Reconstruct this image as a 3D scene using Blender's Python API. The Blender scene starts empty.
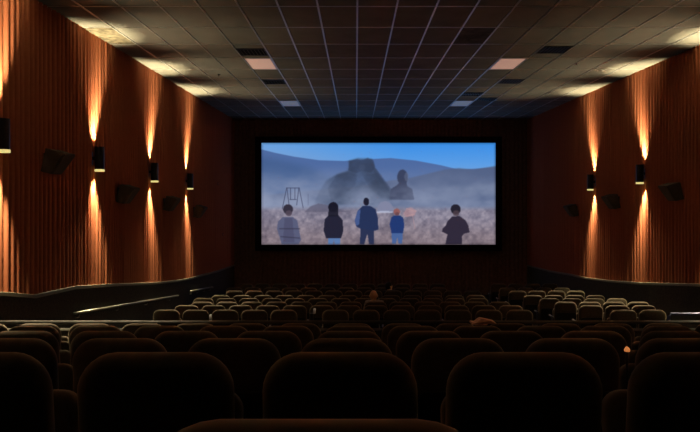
import bpy, bmesh, math, random
import numpy as np
from mathutils import Vector, Matrix
random.seed(4)
PI = math.pi
scn = bpy.context.scene
COL = scn.collection
F = 626.0                      # focal length in pixels of a 700 px wide frame
CEIL = 2.908                   # ceiling above the eye
XL, XR = -4.83, 6.75           # side walls
YS, YB = 24.5, -4.0            # front wall, rear wall

# ------------------------------------------------------------------ materials
def mat(name, col, rough=0.8, metal=0.0, spec=0.3, sheen=0.0, emit=None, es=0.0, noise=None, bump=0.0, bscale=60):
    m = bpy.data.materials.new(name); m.use_nodes = True
    nt = m.node_tree; b = nt.nodes['Principled BSDF']
    b.inputs['Base Color'].default_value = (*col, 1)
    b.inputs['Roughness'].default_value = rough
    b.inputs['Metallic'].default_value = metal
    b.inputs['Specular IOR Level'].default_value = spec
    if sheen:
        b.inputs['Sheen Weight'].default_value = sheen
        b.inputs['Sheen Roughness'].default_value = 0.5
        b.inputs['Sheen Tint'].default_value = (.9, .72, .52, 1)
    if emit:
        b.inputs['Emission Color'].default_value = (*emit, 1); b.inputs['Emission Strength'].default_value = es
    tc = nt.nodes.new('ShaderNodeTexCoord')
    if noise:
        sc, amt = noise
        n = nt.nodes.new('ShaderNodeTexNoise'); n.inputs['Scale'].default_value = sc; n.inputs['Detail'].default_value = 4
        nt.links.new(tc.outputs['Object'], n.inputs['Vector'])
        r = nt.nodes.new('ShaderNodeValToRGB')
        r.color_ramp.elements[0].position = .3; r.color_ramp.elements[1].position = .7
        r.color_ramp.elements[0].color = (*[c*(1-amt) for c in col], 1)
        r.color_ramp.elements[1].color = (*[min(1, c*(1+amt)) for c in col], 1)
        nt.links.new(n.outputs['Fac'], r.inputs['Fac']); nt.links.new(r.outputs['Color'], b.inputs['Base Color'])
    if bump:
        n = nt.nodes.new('ShaderNodeTexNoise'); n.inputs['Scale'].default_value = bscale
        nt.links.new(tc.outputs['Object'], n.inputs['Vector'])
        bp = nt.nodes.new('ShaderNodeBump'); bp.inputs['Strength'].default_value = bump; bp.inputs['Distance'].default_value = .01
        nt.links.new(n.outputs['Fac'], bp.inputs['Height']); nt.links.new(bp.outputs['Normal'], b.inputs['Normal'])
    return m

M = {}
M['drape'] = mat('pleated_wall_fabric', (.37, .120, .060), .9, spec=.1, noise=(14, .05))
M['front'] = mat('front_curtain', (.17, .10, .085), .95, spec=.05, noise=(10, .2))
M['wain'] = mat('wainscot_carpet', (.055, .053, .044), .95, spec=.1, noise=(30, .3))
M['cap'] = mat('painted_cap', (.16, .15, .11), .45, spec=.4)
M['floor'] = mat('floor_carpet', (.02, .018, .018), .95, spec=.1, noise=(8, .4))
M['tile'] = mat('acoustic_tile', (.21, .205, .185), .85, spec=.25, noise=(2.2, .12), bump=.15, bscale=90)
M['tbar'] = mat('grid_bar', (.62, .63, .66), .34, metal=.55, spec=.5)
M['stain'] = mat('stained_tile', (.14, .12, .085), .9, spec=.2, noise=(9, .75))
M['smoke'] = mat('sooty_tile', (.085, .085, .085), .9, spec=.1, noise=(5, .5))
M['black'] = mat('matte_black', (.006, .006, .006), .9, spec=.1, noise=(20, .2))
M['seat'] = mat('seat_fabric', (.052, .043, .031), .85, spec=.15, sheen=.5, noise=(25, .25))
M['shell'] = mat('seat_plastic', (.008, .008, .008), .6, spec=.25, noise=(12, .2))
M['arm'] = mat('armrest_plastic', (.010, .009, .008), .45, spec=.4, noise=(12, .2))
M['glint_arm'] = mat('worn_armrest_cap', (.55, .62, .78), .3, spec=.5, noise=(12, .1))  # pale blue stands for the screen's glint on dark glossy plastic
M['metal'] = mat('dark_metal', (.02, .02, .022), .5, metal=.6, noise=(12, .2))
M['rail'] = mat('handrail_metal', (.24, .24, .21), .35, metal=.7, noise=(10, .1))
M['bluerail'] = mat('blue_rail', (.10, .115, .22), .45, metal=.4, noise=(10, .1))
M['lowrail'] = mat('low_wall_rail', (.05, .047, .042), .6, metal=.0, noise=(10, .1))
M['speaker'] = mat('speaker_case', (.045, .040, .033), .7, spec=.3, noise=(30, .2))
M['grille'] = mat('speaker_grille', (.12, .105, .075), .9, spec=.1, noise=(120, .4))
M['sconce'] = mat('sconce_metal', (.03, .034, .045), .35, metal=.7, noise=(20, .1))
M['lens'] = mat('sconce_lens', (.5, .5, .3), .4, emit=(1, .82, .30), es=.75)
M['panelA'] = mat('unlit_diffuser_warm_glow', (.8, .7, .66), .5, emit=(.70, .36, .27), es=.42)  # emission stands for warm light reflected by the unlit diffuser
M['panelB'] = mat('unlit_diffuser_blue_glow', (.85, .87, .92), .5, emit=(.5, .62, .85), es=.13)  # faint blue emission imitates screen light on an unlit diffuser
M['skin'] = mat('skin', (.98, .63, .38), .6, spec=.3, noise=(20, .08))
M['hair'] = mat('dark_hair', (.01, .008, .007), .7, noise=(60, .3))
M['shirt'] = mat('pale_shirt', (.22, .22, .24), .9, noise=(30, .1))
M['shirt2'] = mat('dark_shirt', (.02, .02, .03), .9, noise=(30, .1))
M['trouser'] = mat('dark_trousers', (.02, .02, .03), .9, noise=(30, .1))
M['paper'] = mat('tan_paper', (.95, .55, .36), .8, noise=(18, .15))
M['amber'] = mat('amber_lens', (.9, .4, .15), .4, emit=(1, .33, .09), es=.5)

# ------------------------------------------------------------------ helpers
def mk(name, bm, m, parent=None, smooth=False, loc=None):
    me = bpy.data.meshes.new(name)
    bmesh.ops.recalc_face_normals(bm, faces=bm.faces)
    bm.to_mesh(me); bm.free()
    if smooth:
        for p in me.polygons: p.use_smooth = True
    me.materials.append(m)
    o = bpy.data.objects.new(name, me); COL.objects.link(o)
    if parent: o.parent = parent
    if loc: o.location = loc
    return o
def structure(o): o['kind'] = 'structure'; return o
def tag(o, label, cat, group=None):
    o['label'] = label; o['category'] = cat
    if group: o['group'] = group
    return o
def thing(name, label, cat, loc, rz=0, group=None):
    o = bpy.data.objects.new(name, None); COL.objects.link(o)
    o.location = loc; o.rotation_euler = (0, 0, rz); o.empty_display_size = .1
    return tag(o, label, cat, group)
def box(bm, x0, x1, y0, y1, z0, z1, bev=0.0, M4=None):
    r = bmesh.ops.create_cube(bm, size=1)
    vs = r['verts']
    for v in vs:
        v.co = Vector(((x0+x1)/2+v.co.x*(x1-x0), (y0+y1)/2+v.co.y*(y1-y0), (z0+z1)/2+v.co.z*(z1-z0)))
    if bev:
        es = list({e for v in vs for e in v.link_edges})
        rr = bmesh.ops.bevel(bm, geom=es, offset=bev, segments=2, affect='EDGES')
        vs = list({v for f in rr['faces'] for v in f.verts} | {v for v in vs if v.is_valid})
    if M4 is not None:
        for v in vs: v.co = M4 @ v.co
    return bm
def tube(bm, pts, r, n=10):
    pts = [Vector(p) for p in pts]; rings = []
    rs = r if isinstance(r, (list, tuple)) else [r]*len(pts)
    for i, p in enumerate(pts):
        d = (pts[min(i+1, len(pts)-1)]-pts[max(i-1, 0)]).normalized()
        up = Vector((0, 0, 1)) if abs(d.z) < .9 else Vector((1, 0, 0))
        a = d.cross(up).normalized(); b = d.cross(a).normalized()
        rings.append([bm.verts.new(p+a*rs[i]*math.cos(2*PI*k/n)+b*rs[i]*math.sin(2*PI*k/n)) for k in range(n)])
    for i in range(len(rings)-1):
        for k in range(n):
            bm.faces.new((rings[i][k], rings[i][(k+1) % n], rings[i+1][(k+1) % n], rings[i+1][k]))
    bm.faces.new(rings[0]); bm.faces.new(rings[-1][::-1])
    return bm
def rrect(w, h, rt, rb, n=8, z0=0, crown=0.0):
    """rounded outline in XZ, bottom centre at origin"""
    pts = []
    for cx, cz, r, a0 in ((w/2-rb, rb, rb, -90), (w/2-rt, h-rt, rt, 0), (-w/2+rt, h-rt, rt, 90), (-w/2+rb, rb, rb, 180)):
        for k in range(n+1):
            a = math.radians(a0+90*k/n)
            x = cx+r*math.cos(a); z = cz+r*math.sin(a)
            if z > h*.6: z += crown*(1-(2*x/w)**2)
            pts.append((x, z0+z))
    return pts
def cushion(bm, w, h, t, rt, rb, bev, z0=0, crown=0.0, puff=0.0, lean=0.0, y0=0.0):
    """thick padded panel: rings of inset outlines across the thickness"""
    rings = []
    N = 4
    def ring(ins, y):
        o = rrect(w-2*ins, h-2*ins, max(.004, rt-ins), max(.004, rb-ins), 7, z0+ins, crown)
        return [bm.verts.new((x, y0+y+lean*(z-z0), z)) for x, z in o]
    rings.append(ring(bev*2.4, -t/2-puff))
    for k in range(N+1):
        a = PI/2*k/N
        rings.append(ring(bev*(1-math.sin(a)), -t/2+bev*(1-math.cos(a))))
    for k in range(N+1):
        a = PI/2*k/N
        rings.append(ring(bev*(1-math.cos(a)), t/2-bev*(1-math.sin(a))))
    rings.append(ring(bev*2.4, t/2+puff))
    for i in range(len(rings)-1):
        n = len(rings[i])
        for k in range(n):
            bm.faces.new((rings[i][k], rings[i][(k+1) % n], rings[i+1][(k+1) % n], rings[i+1][k]))
    bm.faces.new(rings[0]); bm.faces.new(rings[-1][::-1])
    return bm

# ------------------------------------------------------------------ rows and floor profile
ROWS_BACK = [(0.79, .281), (1.868, .4655), (3.03, .692), (4.19, .910), (5.35, 1.120), (6.51, 1.340)]
ROWS_FRONT = [(11.66, 2.151), (12.82, 2.273), (13.98, 2.40), (15.14, 2.515), (16.3, 2.63), (17.46, 2.69), (18.62, 2.78), (19.78, 2.828)]
prof = [(YB, -.70), (-1.5, -.70), (-1.5, -.90), (-.35, -.90), (-.35, -1.09)]
for i, (D, d) in enumerate(ROWS_BACK):
    prof.append((D-.22, prof[-1][1])); prof.append((D-.22, -d-1.0))
prof += [(7.36, -2.34), (7.60, -2.46), (8.49, -2.75), (9.27, -2.91), (10.57, -2.99), (11.3, -3.10)]
for i, (D, d) in enumerate(ROWS_FRONT):
    prof.append((D-.22, prof[-1][1])); prof.append((D-.22, -d-1.0))
prof += [(20.6, -3.828), (YS+.1, -3.95)]
def floor_z(y):
    z = prof[0][1]
    for (a, za), (b, zb) in zip(prof, prof[1:]):
        if a <= y <= b and b > a: z = za+(zb-za)*(y-a)/(b-a)
    return z
bm = bmesh.new()
L = [bm.verts.new((XL-.15, y, z)) for y, z in prof]; R = [bm.verts.new((XR+.15, y, z)) for y, z in prof]
for i in range(len(prof)-1):
    if (L[i].co-L[i+1].co).length > 1e-5: bm.faces.new((L[i], R[i], R[i+1], L[i+1]))
bm.faces.ensure_lookup_table()
structure(mk('floor', bm, M['floor']))

# trim height along the side walls
TRIM = [(YB, .30), (-1, .28), (3, -.34), (6.5, -1.0), (8.49, -1.329), (9.27, -1.488), (10.57, -1.553), (12.3, -1.76), (14.68, -2.07), (16.5, -2.27), (18.1, -2.41), (19.4, -2.48), (21.5, -2.63), (YS, -2.76)]
def trim_z(y):
    for (a, za), (b, zb) in zip(TRIM, TRIM[1:]):
        if a <= y <= b: return za+(zb-za)*(y-a)/(b-a)
    return TRIM[-1][1]

# pleated side walls
def pleated(name, x, side):
    bm = bmesh.new(); y = YB; prev = None; pitch = .135; k = 0
    rnd = random.Random(7 if side > 0 else 3)
    w = pitch
    while y < YS:
        w = pitch*(.94+.12*rnd.random()); dep = .068*(.88+.24*rnd.random())
        for fr, dd in ((0, 0), (.13, .45), (.25, .85), (.40, 1), (.58, 1), (.72, .85), (.86, .42)):
            yy = min(y+fr*w, YS)
            xx = x-side*dep*dd
            zb = trim_z(yy)
            cur = [bm.verts.new((xx, yy, zb-.01)), bm.verts.new((xx-side*.004, yy, (zb+CEIL)/2)), bm.verts.new((xx, yy, CEIL))]
            if prev:
                for q in range(2): bm.faces.new((prev[q], cur[q], cur[q+1], prev[q+1]))
            prev = cur
        y += w; k += 1
    o = mk(name, bm, M['drape'], smooth=True)
    structure(o)
pleated('wall_left', XL, -1); pleated('wall_right', XR, 1)
# dark wainscot below the fabric with a painted cap that steps down with the floor
for side, x, nm, tn in ((-1, XL, 'wall_left', 'trim_1'), (1, XR, 'wall_right', 'trim_2')):
    bm = bmesh.new()
    xi = x-side*.07; xo = x+side*.14
    pr = None
    for y, z in TRIM:
        c = [bm.verts.new((xi, y, -4.6)), bm.verts.new((xi, y, z-.03)), bm.verts.new((xo, y, z-.03)), bm.verts.new((xo, y, -4.6))]
        if pr:
            for q in range(4): bm.faces.new((pr[q], c[q], c[(q+1) % 4], pr[(q+1) % 4]))
        pr = c
    structure(mk(nm, bm, M['wain']))
    bm = bmesh.new(); pr = None
    for y, z in TRIM:
        a, b = x-side*.095, x+side*.10
        c = [bm.verts.new((a, y, z-.055)), bm.verts.new((a, y, z-.005)), bm.verts.new((a+side*.01, y, z)), bm.verts.new((b, y, z)), bm.verts.new((b, y, z-.055))]
        if pr:
            for q in range(5): bm.faces.new((pr[q], c[q], c[(q+1) % 5], pr[(q+1) % 5]))
        else: bm.faces.new(c)
        pr = c
    bm.faces.new(pr)
    structure(mk(tn, bm, M['cap']))
    # solid wall behind the fabric
    bm = bmesh.new(); box(bm, min(x+side*.02, x+side*.14), max(x+side*.02, x+side*.14), YB, YS, -3.0, CEIL)
    structure(mk(nm, bm, M['wain']))
# front wall: dark pleated curtain; rear wall: dark carpet
bm = bmesh.new(); x = XL-.1; prev = None; rnd = random.Random(9)
while x < XR+.1:
    w = .16*(.85+.3*rnd.random())
    for fr, dd in ((0, 0), (.2, .7), (.4, 1), (.6, 1), (.8, .7)):
        a = bm.verts.new((x+fr*w, YS-.05*dd, -4.0)); b = bm.verts.new((x+fr*w, YS-.05*dd, CEIL))
        if prev: bm.faces.new((prev[0], a, b, prev[1]))
        prev = (a, b)
    x += w
structure(mk('wall_front', bm, M['front'], smooth=True))
bm = bmesh.new(); box(bm, XL-.15, XR+.15, YB-.15, YB, -1.2, CEIL)
structure(mk('wall_back', bm, M['wain']))

# ------------------------------------------------------------------ ceiling
bm = bmesh.new(); box(bm, XL-.15, XR+.15, YB-.15, YS+.1, CEIL, CEIL+.12)
structure(mk('ceiling', bm, M['tile']))
GX = [.021+.61*n for n in range(-8, 12) if XL < .021+.61*n < XR]
GY = [9.69+1.22*n for n in range(-11, 13)]
bm = bmesh.new()
for gx in GX: box(bm, gx-.0135, gx+.0135, YB, YS-.06, CEIL-.012, CEIL+.001)
for gy in GY: box(bm, XL+.01, XR-.01, gy-.009, gy+.009, CEIL-.0075, CEIL+.001)
for x0 in (XL+.0, XR-.03): box(bm, x0, x0+.03, YB, YS-.06, CEIL-.02, CEIL+.001)
structure(mk('trim_3', bm, M['tbar']))
def cell(x0, y0, x1, y1, m, nm, dz=.004):
    bm = bmesh.new(); box(bm, x0+.014, x1-.014, y0+.011, y1-.011, CEIL-dz, CEIL+.002)
    return mk(nm, bm, m)
tag(cell(-4.83+.0, 10.91, -4.25, 12.13, M['stain'], 'stained_ceiling_tile'), 'mottled water stained ceiling tile against the left wall', 'ceiling tile')
tag(cell(-.021+.021*2+.61*3, 10.91, .021+.61*4, 12.13, M['smoke'], 'sooty_ceiling_tile'), 'blackened ceiling tile right of centre, nearest the camera', 'ceiling tile')

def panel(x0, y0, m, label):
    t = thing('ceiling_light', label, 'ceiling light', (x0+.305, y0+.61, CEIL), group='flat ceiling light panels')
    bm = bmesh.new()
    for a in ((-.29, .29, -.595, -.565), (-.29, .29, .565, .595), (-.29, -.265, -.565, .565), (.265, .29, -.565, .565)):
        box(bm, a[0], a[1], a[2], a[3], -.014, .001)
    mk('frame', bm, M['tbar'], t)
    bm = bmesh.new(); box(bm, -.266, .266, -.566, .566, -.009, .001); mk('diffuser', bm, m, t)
cL, cR = .021-.61*4, .021+.61*5
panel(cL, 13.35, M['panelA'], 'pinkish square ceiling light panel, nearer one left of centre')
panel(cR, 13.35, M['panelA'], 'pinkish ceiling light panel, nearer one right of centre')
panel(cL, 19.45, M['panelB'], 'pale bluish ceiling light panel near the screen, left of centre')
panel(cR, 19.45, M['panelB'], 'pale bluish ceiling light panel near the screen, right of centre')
def vent(x0, y0, label):
    t = thing('ceiling_vent', label, 'vent', (x0+.305, y0, CEIL), group='slatted ceiling vents')
    bm = bmesh.new(); box(bm, -.27, .27, -.27, .27, -.004, .001); mk('backing', bm, M['black'], t)
    bm = bmesh.new()
    for a in ((-.29, .29, -.29, -.26), (-.29, .29, .26, .29), (-.29, -.26, -.26, .26), (.26, .29, -.26, .26)):
        box(bm, a[0], a[1], a[2], a[3], -.016, .001)
    mk('frame', bm, M['metal'], t)
    bm = bmesh.new()
    for k in range(7):
        x = -.22+.073*k
        box(bm, -.012, .012, -.26, .26, -.002, .002, M4=Matrix.Translation((x, 0, -.012)) @ Matrix.Rotation(.7, 4, 'Y'))
    mk('slats', bm, M['lowrail'], t)
vent(cL, 12.80, 'dark slatted ceiling vent in front of the nearer left light panel')
vent(cL, 16.2, 'dark slatted ceiling vent between the two left light panels')
vent(cR+.61, 12.6, 'dark slatted ceiling vent above and right of the nearer right light panel')
vent(cR+.61, 16.1, 'dark slatted ceiling vent just beyond the nearer right light panel')
vent(cR, 18.2, 'small far ceiling vent just before the pale right light panel')
vent(cR+.61, 19.2, 'small far ceiling vent beside the pale right light panel')
for (x, y, lb) in ((-3.33, 15.2, 'tiny round sprinkler head on the left of the ceiling'), (4.9, 13.9, 'tiny round sprinkler head on the right of the ceiling')):
    t = thing('sprinkler_head', lb, 'sprinkler', (x, y, CEIL))
    bm = bmesh.new(); tube(bm, [(0, 0, .001), (0, 0, -.008)], .04, 14); mk('escutcheon', bm, M['metal'], t)
    bm = bmesh.new(); tube(bm, [(0, 0, -.006), (0, 0, -.04), (0, 0, -.042), (0, 0, -.046)], [.01, .01, .025, .025], 10); mk('nozzle', bm, M['metal'], t)

# ------------------------------------------------------------------ the film on the screen
SX0, SX1, SZ0, SZ1, SY = -3.653, 5.393, -1.955, 1.975, 24.2
W_, H_ = 466, 202
gx, gy = np.meshgrid(np.linspace(20, 672, W_), np.linspace(24, 306, H_))
rng = np.random.RandomState(5)
def vnoise(nx, ny):
    g = rng.rand(ny+2, nx+2)
    u = np.linspace(0, nx, W_)[None, :].repeat(H_, 0); v = np.linspace(0, ny, H_)[:, None].repeat(W_, 1)
    i = u.astype(int); j = v.astype(int); fu = u-i; fv = v-j
    fu = fu*fu*(3-2*fu); fv = fv*fv*(3-2*fv)
    return (g[j, i]*(1-fu)+g[j, i+1]*fu)*(1-fv)+(g[j+1, i]*(1-fu)+g[j+1, i+1]*fu)*fv
def fbm(nx, ny): return (vnoise(nx, ny)*.5+vnoise(nx*2, ny*2)*.28+vnoise(nx*4, ny*4)*.14+vnoise(nx*8, ny*8)*.08)
img = np.zeros((H_, W_, 3))
def C3(a): return np.array(a, float)[None, None, :]
def blend(mask, col):
    global img
    img = img*(1-mask[..., None])+C3(col)*mask[..., None]
def ss(a, b, x): t = np.clip((x-a)/(b-a), 0, 1); return t*t*(3-2*t)
def poly(pts):
    ins = np.zeros(gx.shape, bool); n = len(pts)
    for i in range(n):
        x1, y1 = pts[i]; x2, y2 = pts[(i+1) % n]
        if y1 == y2: continue
        c = ((y1 > gy) != (y2 > gy)) & (gx < (x2-x1)*(gy-y1)/(y2-y1)+x1)
        ins ^= c
    return ins.astype(float)
def blur(m, k):
    for _ in range(k):
        p = np.pad(m, 1, 'edge'); m = (p[:-2, 1:-1]+p[2:, 1:-1]+p[1:-1, :-2]+p[1:-1, 2:]+2*m)/6
    return m
def ell(cx, cy, rx, ry): return (((gx-cx)/rx)**2+((gy-cy)/ry)**2 < 1).astype(float)
def line(x1, y1, x2, y2, w):
    d = math.hypot(x2-x1, y2-y1); t = np.clip(((gx-x1)*(x2-x1)+(gy-y1)*(y2-y1))/d/d, 0, 1)
    return np.clip(1.2-np.hypot(gx-x1-t*(x2-x1), gy-y1-t*(y2-y1))/w, 0, 1)
t = np.clip((gy-24)/80, 0, 1)[..., None]; s_ = np.clip((gx-20)/400, 0, 1)[..., None]
img = (C3((98, 150, 208))*(1-s_)+C3((54, 132, 214))*s_)*(1-t)+(C3((130, 150, 185))*(1-s_)+C3((95, 150, 212))*s_)*t
def ridge(px, py): return np.interp(gx, px, py)
blend(ss(-2, 2, gy-ridge([20, 60, 110, 180, 250, 300, 380, 450, 520, 570, 672], [42, 52, 62, 72, 74, 70, 66, 73, 86, 98, 92])), (72, 98, 148))
blend(.55*ss(-2, 30, gy-ridge([20, 90, 150, 220, 672], [48, 62, 76, 110, 200])), (58, 82, 122))
blend(.85*ss(-3, 3, gy-ridge([20, 330, 380, 430, 480, 530, 570, 610, 672], [170, 140, 128, 122, 110, 98, 94, 98, 88])), (74, 86, 116))
f1 = fbm(7, 5); f2 = fbm(12, 7)
dust = np.clip(ss(75, 150, gy)*(.15+1.35*(f1-.2))*(1-.35*ss(380, 480, gx)), 0, 1)
blend(dust, (128, 138, 165))
g1 = blur(poly([(165, 196), (180, 160), (200, 128), (232, 110), (262, 100), (264, 74), (290, 66), (328, 68), (336, 92), (352, 118), (374, 148), (388, 178), (350, 196)]), 7)
blend(np.clip(g1*(.25+1.1*f2*ss(170, 260, gx+20*f1)), 0, .92), (58, 70, 94))
blend(.6*blur(poly([(262, 74), (290, 66), (328, 68), (336, 96), (350, 150), (300, 150), (270, 110)]), 5)*f2, (48, 58, 80))
blend(.5*blur(ell(300, 92, 9, 9), 3)*f1, (96, 110, 140))
blend(blur(poly([(330, 92), (340, 96), (388, 160), (380, 170), (336, 112)]), 2)*.5, (50, 60, 84))
blend(.55*blur(poly([(262, 100), (265, 76), (286, 68), (299, 73), (316, 65), (332, 73), (337, 92), (326, 106), (300, 101), (284, 108)]), 2)*(.5+f2), (46, 56, 80))
blend(.5*blur(poly([(205, 150), (228, 116), (262, 104), (286, 112), (282, 140), (250, 170), (215, 186)]), 4)*(.4+f2), (50, 60, 84))
blend(.5*blur(poly([(300, 112), (345, 108), (376, 150), (386, 180), (352, 176), (322, 150)]), 3)*(.4+f2), (48, 58, 80))
g2 = blur(np.maximum(ell(413, 119, 15, 21), poly([(376, 182), (380, 152), (396, 142), (404, 134), (424, 134), (426, 144), (440, 152), (446, 182)])), 2)
blend(g2*.9, (50, 56, 80)); blend(blur(ell(424, 118, 6, 12), 2)*.5, (95, 105, 130))
blend(np.clip(ss(120, 190, gy)*(fbm(9, 6)*1.5-.35), 0, .8), (132, 142, 168))
blend(.6*ss(-8, 14, 20-np.abs(gy-(165-(gx-520)*.08)))*ss(440, 560, gx)*f2, (140, 150, 172))
gr = ss(196, 214, gy+6*(f2-.5))
gn = fbm(56, 26); gcol = C3((122, 117, 134))+(gn[..., None]-.5)*C3((72, 66, 60))+(f1[..., None]-.5)*30
gcol = gcol*(1-.12*ss(220, 306, gy)[..., None])+C3((9, 1, -5))*ss(215, 300, gy)[..., None]
img = img*(1-gr[..., None])+gcol*gr[..., None]
blend(blur(poly([(140, 216), (156, 200), (178, 192), (205, 196), (232, 206), (262, 216)]), 2)*.75, (86, 84, 104))
blend(blur(poly([(342, 216), (343, 200), (352, 189), (366, 185), (378, 190), (387, 202), (388, 216)]), 1), (118, 122, 148))
blend(blur(ell(362, 216, 26, 3), 1)*.7, (176, 182, 205))
for a in ((90, 149, 125, 149), (90, 149, 78, 206), (91, 149, 97, 200), (124, 149, 118, 196), (125, 149, 136, 204), (101, 149, 101, 180), (113, 149, 113, 180), (99, 181, 117, 181)):
    blend(line(*a, 1.6)*.75, (58, 62, 86))
for a in ((150, 166, 150, 196), ):
    blend(line(*a, 1.3)*.4, (70, 74, 98))
blend(blur(poly([(414, 222), (424, 206), (436, 202), (452, 212), (446, 226), (424, 230)]), 2)*.55, (176, 132, 136))
for a in ((418, 228, 446, 222), (440, 222, 448, 262), (424, 206, 450, 214)): blend(line(*a, 1.6)*.5, (176, 140, 142))
def fig(parts):
    for m, c, k in parts: blend(blur(m, 1)*k, c)
fig([(poly([(63, 262), (66, 242), (78, 230), (108, 229), (120, 240), (124, 262), (130, 292), (124, 306), (76, 306), (70, 284)]), (80, 84, 112), .97),
     (poly([(84, 232), (106, 232), (112, 300), (80, 300)]), (66, 66, 92), .6), (line(70, 262, 126, 262, 2), (46, 44, 62), .7), (line(74, 284, 126, 288, 2), (46, 44, 62), .7),
     (ell(94, 208, 14, 14), (48, 44, 58), 1), (ell(96, 219, 9, 8), (74, 64, 78), .9)])
fig([(poly([(206, 280), (240, 280), (240, 306), (224, 306), (222, 292), (219, 306), (205, 306)]), (82, 112, 160), 1),
     (poly([(193, 268), (196, 236), (208, 224), (234, 224), (246, 238), (248, 268), (242, 288), (200, 288)]), (32, 32, 50), 1),
     (ell(220, 202, 14, 14), (22, 22, 36), 1), (poly([(207, 202), (233, 202), (234, 228), (206, 228)]), (24, 24, 38), .9)])
fig([(poly([(296, 255), (334, 255), (334, 306), (320, 306), (315, 275), (306, 306), (294, 306)]), (38, 46, 76), 1),
     (poly([(280, 240), (288, 212), (302, 198), (322, 198), (338, 208), (344, 232), (346, 264), (336, 268), (296, 262), (284, 256)]), (34, 46, 80), 1),
     (poly([(280, 240), (288, 212), (296, 208), (292, 250), (284, 254)]), (74, 96, 150), .7), (ell(312, 187, 8, 11), (26, 26, 42), 1)])
fig([(poly([(382, 268), (414, 268), (412, 304), (402, 304), (398, 284), (395, 304), (384, 304)]), (66, 92, 142), 1),
     (poly([(377, 250), (382, 230), (390, 225), (406, 225), (415, 232), (418, 254), (414, 274), (382, 274)]), (30, 52, 104), 1),
     (ell(397, 215, 9, 9), (132, 84, 84), 1), (ell(398, 221, 6, 5), (90, 62, 70), .8)])
fig([(poly([(538, 242), (552, 228), (572, 227), (588, 238), (596, 252), (600, 272), (584, 276), (578, 284), (579, 306), (532, 306), (538, 278), (523, 270), (524, 262), (534, 252)]), (44, 38, 54), 1),
     (ell(561, 208, 14, 14), (32, 30, 42), 1), (ell(562, 219, 9, 8), (72, 58, 66), .8)])
edge = np.minimum.reduce([gx-20, 672-gx, gy-24, 306-gy]); edge = ss(0, 7, edge)
vig = (.80+.20*edge)
img = np.clip(img*vig[..., None], 0, 255)/255.0
lin = np.where(img <= .04045, img/12.92, ((img+.055)/1.055)**2.4)
xs = np.linspace(SX0, SX1, W_); zs = np.linspace(SZ1, SZ0, H_)
XX, ZZ = np.meshgrid(xs, zs)
cox, coz = (SX0+SX1)/2, SZ0
verts = np.stack([XX.ravel()-cox, np.zeros(W_*H_), ZZ.ravel()-coz], 1)
idx = np.arange(W_*H_).reshape(H_, W_)
faces = np.stack([idx[1:, :-1].ravel(), idx[1:, 1:].ravel(), idx[:-1, 1:].ravel(), idx[:-1, :-1].ravel()], 1)
me = bpy.data.meshes.new('screen_surface'); me.from_pydata(verts.tolist(), [], faces.tolist())
ca = me.color_attributes.new('film', 'FLOAT_COLOR', 'POINT')
ca.data.foreach_set('color', np.concatenate([lin.reshape(-1, 3), np.ones((W_*H_, 1))], 1).ravel().astype(np.float32))
m = bpy.data.materials.new('projected_film'); m.use_nodes = True; nt = m.node_tree; b = nt.nodes['Principled BSDF']
at = nt.nodes.new('ShaderNodeAttribute'); at.attribute_name = 'film'
b.inputs['Base Color'].default_value = (.02, .02, .02, 1); b.inputs['Roughness'].default_value = .9; b.inputs['Specular IOR Level'].default_value = 0
nt.links.new(at.outputs['Color'], b.inputs['Emission Color']); b.inputs['Emission Strength'].default_value = 1.18
me.materials.append(m)
scr = thing('cinema_screen', 'wide lit cinema screen on the front wall showing five people in a dusty desert', 'cinema screen', (cox, SY, coz))
o = bpy.data.objects.new('screen_surface', me); COL.objects.link(o); o.parent = scr
bm = bmesh.new(); fw = .24; hw = (SX1-SX0)/2; hh = SZ1-SZ0
for a in ((-hw-fw, hw+fw, hh, hh+fw), (-hw-fw, hw+fw, -fw, 0), (-hw-fw, -hw, 0, hh), (hw, hw+fw, 0, hh)):
    box(bm, a[0], a[1], -.06, .10, a[2], a[3])
mk('frame', bm, M['black'], scr)
bm = bmesh.new(); box(bm, -hw-.1, hw+.1, .02, .24, -.1, hh+.1); mk('backing', bm, M['black'], scr)

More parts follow.
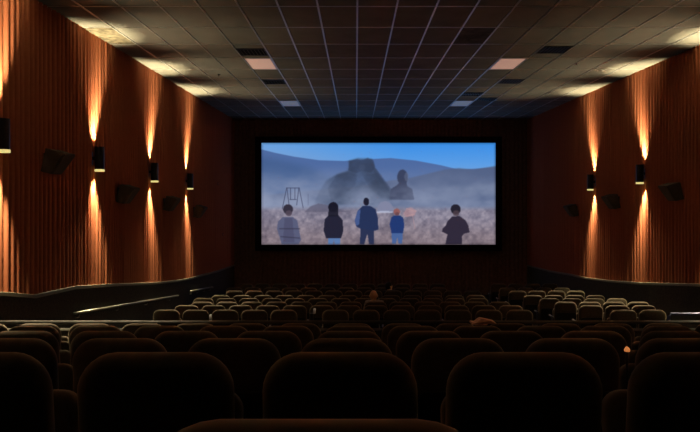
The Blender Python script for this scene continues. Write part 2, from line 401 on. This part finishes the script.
# ------------------------------------------------------------------ wall sconces with their lamps
def spot(name, loc, up, power, half, blend_, col, parent, rad=.03, tilt=0, back=0):
    l = bpy.data.lights.new(name, 'SPOT'); l.energy = power; l.spot_size = math.radians(half*2); l.spot_blend = blend_
    l.color = col; l.shadow_soft_size = rad
    o = bpy.data.objects.new(name, l); COL.objects.link(o); o.location = loc; o.parent = parent
    o.rotation_euler = (PI, math.radians(tilt), 0) if up else (math.radians(back), -math.radians(tilt), 0)
    return o
WARM = (1.0, .82, .46)
def sconce(y, z, side, label):
    xw = (XL if side < 0 else XR)
    rz = 0 if side < 0 else PI
    t = thing('wall_sconce', label, 'wall sconce', (xw-side*.02, y, z), rz, 'up and down wall sconces')
    # local +X points into the room
    cx = .165; r0 = .083; hh = .21
    bm = bmesh.new(); n = 20
    prof_ = [(r0, -hh), (r0, hh), (r0-.008, hh), (r0-.008, hh-.05)]
    prof2 = [(r0-.008, -hh+.012), (r0-.008, -hh), (r0, -hh)]
    def lathe(pr):
        rings = [[bm.verts.new((cx+r*math.cos(2*PI*k/n), r*math.sin(2*PI*k/n), zz)) for k in range(n)] for r, zz in pr]
        for i in range(len(rings)-1):
            for k in range(n): bm.faces.new((rings[i][k], rings[i][(k+1) % n], rings[i+1][(k+1) % n], rings[i+1][k]))
    lathe(prof_); lathe(prof2)
    mk('housing', bm, M['sconce'], t)
    bm = bmesh.new(); box(bm, 0, .035, -.06, .06, -.12, .12, .006); box(bm, .03, cx-r0+.01, -.025, .025, -.03, .03)
    mk('wall_mount', bm, M['sconce'], t)
    for zz, nm in ((-hh+.006, 'lens'), (hh-.05, 'lens')):
        bm = bmesh.new(); tube(bm, [(cx, 0, zz-.005), (cx, 0, zz+.005)], r0-.009, 20); mk(nm, bm, M['lens'], t)
    bm = bmesh.new(); tube(bm, [(cx, 0, -hh-.010), (cx, 0, -hh+.01)], [r0+.002, r0+.002], 20)
    lo = bmesh.new()
    n = 24
    ro, ri = r0+.003, r0-.02
    rings = [[lo.verts.new((cx+r*math.cos(2*PI*k/n), r*math.sin(2*PI*k/n), zz)) for k in range(n)] for r, zz in ((ro, -hh+.012), (ro, -hh-.028), (ri, -hh-.028), (ri, -hh+.0))]
    for i in range(3):
        for k in range(n): lo.faces.new((rings[i][k], rings[i][(k+1) % n], rings[i+1][(k+1) % n], rings[i+1][k]))
    bm.free()
    mk('glowing_rim', lo, M['lens'], t)['label'] = 'glowing yellow lower rim'
    spot('down_lamp', (cx, 0, -hh-.035), False, 90, 27, .9, WARM, t)
    spot('down_core', (cx-.045, 0, -hh-.035), False, 820, 27, 1, WARM, t, .03, -3)
    spot('up_lamp', (cx-.02, 0, hh-.03), True, 40, 30, .9, WARM, t)
    spot('up_core', (cx-.03, 0, hh-.03), True, 1150, 29, 1, WARM, t, .06, -5)
    # added spot to brighten seat tops, leaning into the room away from the screen
    spot('down_spill', (cx+.02, 0, -hh-.035), False, 1050, 33, 1.0, (1, .82, .50), t, .05, 27, side*27)
    spot('up_spill', (cx+.02, 0, hh+.01), True, 130, 38, 1.0, (1, .84, .52), t, .05, 34)  # extra weak spot added to widen the glow on the ceiling
left = [(17.54, .364, 'farthest cylindrical sconce on the left wall, nearest the screen'), (14.44, .507, 'third cylindrical sconce from the left edge, on the left wall'),
        (11.34, .645, 'second cylindrical sconce from the left edge, on the left wall'), (8.24, .783, 'nearest sconce on the left wall, cut by the left picture edge'),
        (5.14, .93, 'sconce on the left wall just outside the view'), (2.04, 1.07, 'rearmost sconce on the left wall, outside the view')]
right = [(17.54, .336, 'farther cylindrical sconce on the right wall, nearest the screen'), (14.48, .47, 'nearer visible cylindrical sconce on the right wall'),
         (11.38, .61, 'sconce on the right wall just outside the picture'), (8.28, .75, 'sconce on the right wall outside the view'),
         (5.18, .89, 'second sconce from the rear on the right wall'), (2.08, 1.03, 'rearmost sconce on the right wall, outside the view')]
for y, z, lb in left: sconce(y, z, -1, lb)
for y, z, lb in right: sconce(y, z, 1, lb)

# ------------------------------------------------------------------ surround speakers
def speaker(y, z, side, label, tilt=.28):
    xw = XL if side < 0 else XR
    t = thing('surround_speaker', label, 'speaker', (xw-side*.05, y, z), 0 if side < 0 else PI, 'black surround speakers on the side walls')
    T = Matrix.Translation((.08, 0, 0)) @ Matrix.Rotation(tilt, 4, 'Y') @ Matrix.Scale(.86, 4)
    # tapered cabinet: deeper at the top, angled face
    bm = bmesh.new()
    vs = [(0, -.30, .22), (.30, -.24, .22), (.30, .24, .22), (0, .30, .22), (0, -.24, -.20), (.17, -.19, -.20), (.17, .19, -.20), (0, .24, -.20)]
    v = [bm.verts.new(T @ Vector(q)) for q in vs]
    for f in ((0, 1, 2, 3), (7, 6, 5, 4), (0, 4, 5, 1), (1, 5, 6, 2), (2, 6, 7, 3), (3, 7, 4, 0)): bm.faces.new([v[i] for i in f])
    bmesh.ops.bevel(bm, geom=list(bm.edges), offset=.008, segments=2, affect='EDGES')
    mk('cabinet', bm, M['speaker'], t)
    bm = bmesh.new()
    A = [(.305, -.20, .195), (.305, .20, .195), (.18, .165, -.175), (.18, -.165, -.175)]
    a = [bm.verts.new(T @ Vector(q)) for q in A]; bq = [bm.verts.new(T @ (Vector(q)+Vector((.012, 0, -.003)))) for q in A]
    bm.faces.new(bq)
    for i in range(4): bm.faces.new((a[i], a[(i+1) % 4], bq[(i+1) % 4], bq[i]))
    mk('grille', bm, M['grille'], t)
    bm = bmesh.new(); box(bm, 0, .03, -.05, .05, -.12, .12); box(bm, .02, .12, -.03, .03, -.03, .03); mk('wall_bracket', bm, M['metal'], t)
for y, z, s, lb in ((9.62, .507, -1, 'nearest black wall speaker on the left wall, between the two nearest sconces'), (12.57, .01, -1, 'second black wall speaker on the left wall'),
                    (15.58, -.224, -1, 'third black wall speaker on the left wall, below the farther sconces'), (18.4, -.50, -1, 'farthest wall speaker on the left wall, near the front curtain'),
                    (12.92, .06, 1, 'nearest black wall speaker on the right wall'), (15.96, -.18, 1, 'middle black wall speaker on the right wall, between two sconces'),
                    (18.93, -.48, 1, 'farthest black wall speaker on the right wall')):
    speaker(y, z, s, lb)
for x, y, z, lb in ((XL+.05, 21.6, .35, 'tiny dim red indicator high on the left wall near the screen'), (XL+.05, 22.4, -1.45, 'tiny dim red indicator low on the left wall near the screen')):
    t = thing('wall_indicator', lb, 'indicator', (x, y, z))
    bm = bmesh.new(); box(bm, -.03, .03, -.04, .04, -.05, .05, .006); mk('case', bm, M['speaker'], t)
    bm = bmesh.new(); tube(bm, [(.03, 0, 0), (.04, 0, 0)], .022, 12)
    mk('lamp', bm, mat('indicator_red', (.3, .05, .03), .5, emit=(.5, .08, .04), es=.3), t)

# ------------------------------------------------------------------ cinema seats
def seat_meshes():
    d = {}
    root = bpy.data.objects.new('theater_chair', None); COL.objects.link(root); root.empty_display_size = .1
    LEAN = -.10
    bm = bmesh.new(); cushion(bm, .455, .56, .10, .108, .05, .044, z0=.435, crown=.008, puff=.010, lean=LEAN, y0=.02)
    mk('backrest', bm, M['seat'], root, True)
    bm = bmesh.new(); cushion(bm, .40, .36, .02, .04, .05, .006, z0=.40, lean=LEAN, y0=-.045)
    mk('back_shell', bm, M['shell'], root, True)
    # tip-up cushion, resting folded
    bm = bmesh.new(); cushion(bm, .42, .42, .085, .07, .05, .028, puff=.008)
    o = mk('seat_cushion', bm, M['seat'], root, True); o.location = (0, .135, .40); o.rotation_euler = (math.radians(-14), 0, 0)
    for s in (-1, 1):
        bm = bmesh.new(); ln = .36 if s < 0 else .30
        box(bm, s*.2455-.021, s*.2455+.021, .0, ln, .615, .650, .010)
        mk('armrest', bm, M['arm'], root, True)
        bm = bmesh.new(); box(bm, s*.2455-.016, s*.2455+.016, .02, .20, .05, .62, .004); box(bm, s*.2455-.02, s*.2455+.02, -.04, .26, 0, .05, .004)
        mk('leg', bm, M['metal'], root)
    bm = bmesh.new(); n = 14
    rings = [[bm.verts.new((.2455+r*math.cos(2*PI*k/n), .335+r*math.sin(2*PI*k/n), z)) for k in range(n)] for r, z in ((.019, .56), (.023, .645), (.019, .645), (.016, .57))]
    for i in range(3):
        for k in range(n): bm.faces.new((rings[i][k], rings[i][(k+1) % n], rings[i+1][(k+1) % n], rings[i+1][k]))
    bm.faces.new(rings[0]); bm.faces.new(rings[3])
    mk('cup_holder', bm, M['arm'], root)
    return root
proto = seat_meshes()
used = [False]
def children(o): return [c for c in bpy.data.objects if c.parent == o]
PK = children(proto)
def put_seat(x, y, z, label, group, rz=0, down=False, raised=None, drop=()):
    if not used[0]:
        r = proto; kids = PK; used[0] = True
    else:
        r = proto.copy(); COL.objects.link(r); kids = []
        for c in PK:
            k = c.copy(); COL.objects.link(k); k.parent = r; kids.append(k)
            k.location = PKL[c.name][0]; k.rotation_euler = PKL[c.name][1]
    r.location = (x, y, z); r.rotation_euler = (0, 0, rz)
    tag(r, label, 'theater seat', group)
    for k in kids:
        if y > 9 and k.name.startswith(('backrest', 'back_shell')): k.scale = (1.09, 1, 1)
        if down and k.name.startswith('seat_cushion'):
            k.location = (0, .085, .44); k.rotation_euler = (math.radians(-86), 0, 0)
        if raised is not None and k.name.startswith('armrest'):
            want, ang = raised
            xs_ = sum(v.co.x for v in k.data.vertices)/len(k.data.vertices)
            if xs_*want > 0:
                # hinge at the back of the armrest
                T = Matrix.Translation((0, .03, .63)) @ Matrix.Rotation(math.radians(ang), 4, 'X') @ Matrix.Translation((0, -.03, -.63))
                k.matrix_local = T
                k['label'] = 'raised armrest'
    return r, kids
PKL = {c.name: (c.location.copy(), c.rotation_euler.copy()) for c in PK}
ORD = ['first', 'second', 'third', 'fourth', 'fifth', 'sixth', 'seventh', 'eighth', 'ninth', 'tenth', 'eleventh', 'twelfth', 'thirteenth', 'fourteenth', 'fifteenth', 'sixteenth']
backnames = ['the very nearest row, cut by the picture bottom', 'the nearest full row of backs', 'the second full row from the camera', 'the third full row from the camera', 'the fourth full row from the camera', 'the rear-block row against the low wall']
PITCH = .54
for ri, (D, d) in enumerate(ROWS_BACK):
    half_l = (356+30)*D/F; half_r = (700-356+30)*D/F
    cols = [i for i in range(-9, 13) if -.047+PITCH*i+.23 > max(-half_l, XL+.12) and -.047+PITCH*i-.23 < min(half_r, XR-.12) and -.047+PITCH*i-.27 > XL+.1]
    if ri == 0: cols = [0]
    for q, i in enumerate(cols):
        if ri == 0:
            lb = 'dark cinema seat whose top just shows at the bottom picture edge'
        else:
            lb = 'dark cinema seat, %s from the left in %s' % (ORD[q], backnames[ri])
        x = -.047+PITCH*i
        if ri == 0: x = -.045
        raised = None
        if ri == 5 and i == 4: raised = (-1, 62)
        put_seat(x, D-(.02 if ri == 0 else 0), floor_z(D)+(.012 if ri == 0 else 0), lb, 'dark seats of the rear block', raised=raised)
frontn = ['front-block row nearest the camera', 'second front-block row', 'third front-block row', 'fourth front-block row', 'fifth front-block row', 'sixth front-block row', 'seventh front-block row', 'front row nearest the screen']
offs = [0, .10, .135, -.12, .05, .18, -.05, .1]
person_seats = {}
for ri, (D, d) in enumerate(ROWS_FRONT):
    if ri == 0:
        xs_ = [-3.52+.545*k for k in range(5)]+[-.38+.57*k for k in range(7)]
    else:
        nn = 13 if ri < 6 else 12
        xs_ = [-3.56+offs[ri]+.552*k for k in range(nn)]
        if ri == 7: xs_ = [-3.5+.552*k for k in range(12)]
    for q, x in enumerate(xs_):
        raised = None; down = False
        if ri == 0 and q == 1: raised = (1, 72)
        if ri == 0 and q == len(xs_)-1: raised = (1, 60)
        if ri == 2 and abs(x-.40) < .25: down = True; person_seats['a'] = (x, D)
        if ri == 5 and abs(x-.90) < .27: down = True; person_seats['b'] = (x, D)
        r, kids = put_seat(x, D, floor_z(D), 'dark cinema seat, %s from left in the %s, centre block' % (ORD[q], frontn[ri]), 'dark seats of the front centre block', down=down, raised=raised)
        if ri == 0 and q == 1:
            # end cap on the raised armrest, pale blue paints the screen reflection
            for k in kids:
                if k.name.startswith('armrest') and k.get('label'):
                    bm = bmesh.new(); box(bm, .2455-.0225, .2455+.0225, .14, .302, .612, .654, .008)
                    c = mk('end_cap', bm, M['glint_arm'], k, True); c['label'] = 'pale bluish worn armrest end'
starts = [4.72, 4.55, 4.42, 4.42, 4.35, 4.25, 4.25, 4.25]
for ri, (D, d) in enumerate(ROWS_FRONT):
    n = int((6.66-starts[ri])/.54)
    if ri == 0: n = 2
    for q in range(n):
        put_seat(starts[ri]+.25+.54*q, D, floor_z(D), 'seat with lit top, %s from the aisle in %s, right block' % (ORD[q], frontn[ri]), 'seats of the front right block')

# ------------------------------------------------------------------ low wall, rails
bm = bmesh.new(); box(bm, XL+.07, XR-.07, 7.42, 7.56, -2.6, -1.62); structure(mk('wall_low', bm, M['wain']))
t = thing('cross_aisle_rail', 'long dark rail on the low wall behind the rear block, across the hall', 'rail', (0, 7.49, -1.62))
bm = bmesh.new(); tube(bm, [(XL+.1, 0, .085), (XR-.1, 0, .085)], .022, 12); mk('rail_bar', bm, M['lowrail'], t, True)
for k in range(9):
    bm = bmesh.new(); x = XL+.25+k*1.38; tube(bm, [(x, 0, -.005), (x, 0, .08)], .014, 8); mk('post', bm, M['lowrail'], t, True)
def wall_rail(y0, y1, z0, z1, label):
    t = thing('handrail', label, 'handrail', (XL+.07, y0, z0))
    bm = bmesh.new(); tube(bm, [(.07, 0, 0), (.07, y1-y0, z1-z0)], .024, 12); mk('rail_bar', bm, M['rail'], t, True)
    n = 4
    for k in range(n):
        f = (k+.12)/(n-.5); bm = bmesh.new(); y = (y1-y0)*f; z = (z1-z0)*f
        tube(bm, [(0, y, z-.09), (.05, y, z-.09), (.07, y, z-.015)], .009, 8); mk('bracket', bm, M['rail'], t, True)
wall_rail(10.43, 16.5, -1.99, -2.68, 'pale metal handrail sloping down the left wall beside the aisle')
wall_rail(17.8, 20.5, -2.76, -3.05, 'dim far handrail low on the left wall, nearer the screen')
t = thing('aisle_rail', 'short bluish rail standing in front of right block at right picture edge', 'rail', (5.05, 10.1, floor_z(10.1)))
hz = -1.935-floor_z(10.1)
bm = bmesh.new(); tube(bm, [(0, 0, 0), (0, 0, hz-.03), (.03, 0, hz), (1.55, 0, hz), (1.58, 0, hz-.03), (1.58, 0, 0)], .022, 12); mk('rail_bar', bm, M['bluerail'], t, True)
bm = bmesh.new(); tube(bm, [(.8, 0, 0), (.8, 0, hz)], .016, 8); mk('post', bm, M['metal'], t, True)

# ------------------------------------------------------------------ loose things
# folded paper lying across the seat tops of the row by the low wall
bm = bmesh.new()
t = thing('paper_napkin', 'crumpled tan paper lying across seat tops, right of centre', 'paper', (1.31, 6.455, -1.338))
outl = [(-.125, 0), (-.12, .022), (-.085, .020), (-.05, .046), (-.02, .060), (.02, .056), (.07, .040), (.11, .026), (.125, .014), (.10, .006), (.05, .006), (.02, .0), (-.04, -.004)]
A = [bm.verts.new((x, -.05+.02*math.sin(i*2.1), z)) for i, (x, z) in enumerate(outl)]
B = [bm.verts.new((x*1.02, .07+.02*math.cos(i*1.7), z*.8+.004)) for i, (x, z) in enumerate(outl)]
bm.faces.new(A); bm.faces.new(B[::-1])
for i in range(len(A)): bm.faces.new((A[i], B[i], B[(i+1) % len(A)], A[(i+1) % len(A)]))
mk('sheet', bm, M['paper'], t)
# small amber light between two seat backs on the right
t = thing('aisle_marker_light', 'tiny amber light glowing between seat backs at the right', 'light', (1.312, 3.03, -.757))
bm = bmesh.new(); tube(bm, [(0, 0, -.284), (0, 0, -.278), (0, 0, -.277), (0, 0, .0)], [.022, .022, .006, .006], 10); mk('stem', bm, M['metal'], t, True)
bm = bmesh.new(); tube(bm, [(0, 0, -.004), (0, 0, .004), (-.001, 0, .012), (-.003, 0, .018)], [.013, .014, .009, .003], 12); mk('lamp', bm, M['amber'], t, True)

t = thing('seat_end_post', 'slim upright post with pale tip between front block seats, left of centre', 'post', (-.825, 11.66, floor_z(11.66)))
bm = bmesh.new(); box(bm, -.10, .10, -.10, .14, 0, .02, .004); box(bm, -.03, .03, -.02, .03, .01, .93, .008); mk('post', bm, M['arm'], t)
bm = bmesh.new(); box(bm, -.024, .024, -.028, .035, .925, 1.02, .008); c = mk('tip', bm, M['glint_arm'], t, True); c['label'] = 'tip with painted pale blue screen glint'; c.rotation_euler = (0, math.radians(3), 0)  # tip colour carries the blue reflection of the screen

# ------------------------------------------------------------------ two seated people
def skin_mesh(name, chain, rad, edges, m, parent, lvl=2):
    me = bpy.data.meshes.new(name); me.from_pydata([Vector(c) for c in chain], edges, [])
    o = bpy.data.objects.new(name, me); COL.objects.link(o); o.parent = parent
    sk = o.modifiers.new('skin', 'SKIN')
    me.skin_vertices[0].data
    for i, r in enumerate(rad):
        rr = r if isinstance(r, tuple) else (r, r)
        me.skin_vertices[0].data[i].radius = rr
        me.skin_vertices[0].data[i].use_root = (i == 0)
    sb = o.modifiers.new('sub', 'SUBSURF'); sb.levels = lvl; sb.render_levels = lvl
    sk.use_smooth_shade = True
    me.materials.append(m)
    return o
def with_skin(name, V, m, parent):
    """V: dict key -> (pos, radius, parent key)"""
    keys = list(V); ix = {k: i for i, k in enumerate(keys)}
    me = bpy.data.meshes.new(name)
    bm = bmesh.new(); lay = bm.verts.layers.skin.verify()
    vs = []
    for k in keys:
        v = bm.verts.new(V[k][0]); r = V[k][1]; r = r if isinstance(r, tuple) else (r, r)
        v[lay].radius = r; v[lay].use_root = (ix[k] == 0); vs.append(v)
    for k in keys:
        if V[k][2]: bm.edges.new((vs[ix[k]], vs[ix[V[k][2]]]))
    bm.to_mesh(me); bm.free()
    o = bpy.data.objects.new(name, me); COL.objects.link(o); o.parent = parent
    sk = o.modifiers.new('skin', 'SKIN'); sk.use_smooth_shade = True
    sb = o.modifiers.new('sub', 'SUBSURF'); sb.levels = 2; sb.render_levels = 2
    me.materials.append(m)
    return o
def head_mesh(bm, c, turn, scale=1.0):
    """skull, jaw, nose, ears, eyes sockets as one displaced sphere, facing +Y before the turn"""
    R = Matrix.Rotation(turn, 3, 'Z')
    r = bmesh.ops.create_uvsphere(bm, u_segments=32, v_segments=24, radius=1)
    for v in r['verts']:
        x, y, z = v.co
        w = .084; dpt = .098; h = .118
        X, Y, Z = x*w, y*dpt, z*h
        if z < 0:                       # narrow to the jaw, chin forward
            X *= 1-.28*(-z)**1.3; Y = Y*(1-.22*(-z))+.018*(-z)*(1 if y > 0 else .6)
        if z > 0 and y < 0: Y *= 1.06
        if y > .5:                       # face plane
            Y = Y*.96
            n = math.exp(-((x/.16)**2+((z+.08)/.26)**2)); Y += .022*n
            for s in (-1, 1):
                e = math.exp(-(((x-s*.36)/.17)**2+((z-.06)/.13)**2)); Y -= .010*e
            mth = math.exp(-((x/.32)**2+((z+.48)/.06)**2)); Y -= .004*mth
            lip = math.exp(-((x/.3)**2+((z+.42)/.06)**2)); Y += .004*lip
        if abs(x) > .85:                 # ears
            e = math.exp(-(((y+.02)/.2)**2+((z+.05)/.26)**2)); X += math.copysign(.018*e, x); Y -= .008*e
        v.co = R @ (Vector((X, Y, Z))*scale)+Vector(c)
def seated(name, label, x, y, z, turn, lean, cloth, hair, headdx=0.0, lift=0.0):
    t = thing('person', label, 'person', (x, y+.045, z))
    H0 = .60+lift
    hip = (0, .20, .56); 
    hd = Vector((headdx, .17+.03, 1.075+lift))
    nk = Vector((headdx*.8, .145, .97+lift))
    V = {'pelvis': (hip, (.13, .10), None), 'waist': ((headdx*.2, .17, .68), (.13, .10), 'pelvis'), 'chest': ((headdx*.5, .14, .82+lift), (.15, .105), 'waist'),
         'upper': ((headdx*.7, .14, .92+lift), (.11, .085), 'chest'), 'neck': (tuple(nk), .047, 'upper'), 'skull_base': (tuple(nk+Vector((0, .02, .06))), .05, 'neck')}
    for s, k in ((-1, 'l'), (1, 'r')):
        V['sh'+k] = ((headdx*.6+s*.165, .15, .92+lift), .058, 'upper')
        V['el'+k] = ((s*.235, .24, .68), .042, 'sh'+k)
        V['wr'+k] = ((s*.15, .44, .64), .028, 'el'+k)
        V['pa'+k] = ((s*.12, .51, .635), (.040, .018), 'wr'+k)
        V['th'+k] = ((s*.09, .26, .56), .085, 'pelvis')
        V['kn'+k] = ((s*.11, .62, .57), .060, 'th'+k)
        V['an'+k] = ((s*.10, .66, .10), .040, 'kn'+k)
        V['to'+k] = ((s*.105, .80, .035), .033, 'an'+k)
        for q, (dx, ln) in enumerate(((-.030, .062), (-.010, .076), (.010, .080), (.028, .068))):
            V['f%d%s' % (q, k)] = ((s*.12+dx, .545+.0, .637), .009, 'pa'+k)
            V['g%d%s' % (q, k)] = ((s*.12+dx*1.15, .54+ln*.6, .632), .0085, 'f%d%s' % (q, k))
            V['h%d%s' % (q, k)] = ((s*.12+dx*1.2, .54+ln, .618), .007, 'g%d%s' % (q, k))
        V['t0'+k] = ((s*.12-s*.042, .505, .637), .010, 'pa'+k)
        V['t1'+k] = ((s*.12-s*.062, .54, .634), .0085, 't0'+k)
    body = with_skin('body', V, M['skin'], t)
    # clothes follow the same skeleton, slightly larger
    S = {k: (V[k][0], tuple(r+.012 for r in (V[k][1] if isinstance(V[k][1], tuple) else (V[k][1],)*2)), V[k][2]) for k in ('pelvis', 'waist', 'chest', 'upper', 'shl', 'shr', 'ell', 'elr')}
    S['collar'] = (tuple(nk+Vector((0, 0, .012))), .062, 'upper')
    with_skin('shirt', S, cloth, t)
    S = {k: (V[k][0], tuple(r+.010 for r in (V[k][1] if isinstance(V[k][1], tuple) else (V[k][1],)*2)), V[k][2]) for k in ('pelvis', 'thl', 'thr', 'knl', 'knr', 'anl', 'anr')}
    with_skin('trousers', S, M['trouser'], t)
    bm = bmesh.new(); head_mesh(bm, hd, turn, 1.03); mk('head', bm, M['skin'], t, True)
    R = Matrix.Rotation(turn, 3, 'Z')
    for s in (-1, 1):
        bm = bmesh.new(); bmesh.ops.create_uvsphere(bm, u_segments=12, v_segments=8, radius=.011)
        c = hd+R @ Vector((s*.029, .080, .008)); bmesh.ops.translate(bm, verts=bm.verts, vec=c); mk('eye', bm, M['shirt'], t, True)
    if hair:
        bm = bmesh.new(); r = bmesh.ops.create_uvsphere(bm, u_segments=28, v_segments=20, radius=1)
        for v in list(r['verts']):
            x_, y_, z_ = v.co
            v.co = hd+R @ Vector((x_*.092, y_*.108-.012, z_*.122+.012))
            v.co += Vector((math.sin(x_*30), math.cos(z_*26), 0))*.002
        dele = [f for f in bm.faces if (R.transposed() @ (f.calc_center_median()-hd)).y > .035 and (R.transposed() @ (f.calc_center_median()-hd)).z < .055 or (R.transposed() @ (f.calc_center_median()-hd)).z < -.075]
        bmesh.ops.delete(bm, geom=dele, context='FACES')
        mk('hair', bm, M['hair'], t, True)
    return t
xa, ya = person_seats['a']; seated('person', 'bald person in a pale shirt seated in the front block, seen from behind', xa, ya, floor_z(ya), .15, 0, M['shirt'], False, headdx=.40-xa, lift=.015)
xb, yb = person_seats['b']; seated('person', 'dark haired person turned sideways, seated nearer the screen', xb, yb, floor_z(yb), -1.0, 0, M['shirt2'], True, headdx=max(-.1, .87-xb), lift=.0)

# ------------------------------------------------------------------ world, camera, view
w = bpy.data.worlds.new('world'); scn.world = w; w.use_nodes = True
w.node_tree.nodes['Background'].inputs['Color'].default_value = (0, 0, 0, 1)
cam = bpy.data.cameras.new('camera'); co = bpy.data.objects.new('camera', cam); COL.objects.link(co); scn.camera = co
co.location = (0, 0, 0); co.rotation_euler = (PI/2, 0, 0)
cam.sensor_fit = 'HORIZONTAL'; cam.sensor_width = 36; cam.lens = 36*F/700
cam.shift_x = -6/700; cam.shift_y = -22/700; cam.clip_start = .02; cam.clip_end = 200
vs = scn.view_settings; vs.view_transform = 'Standard'; vs.look = 'None'; vs.gamma = 1; vs.use_curve_mapping = False; vs.exposure = 0
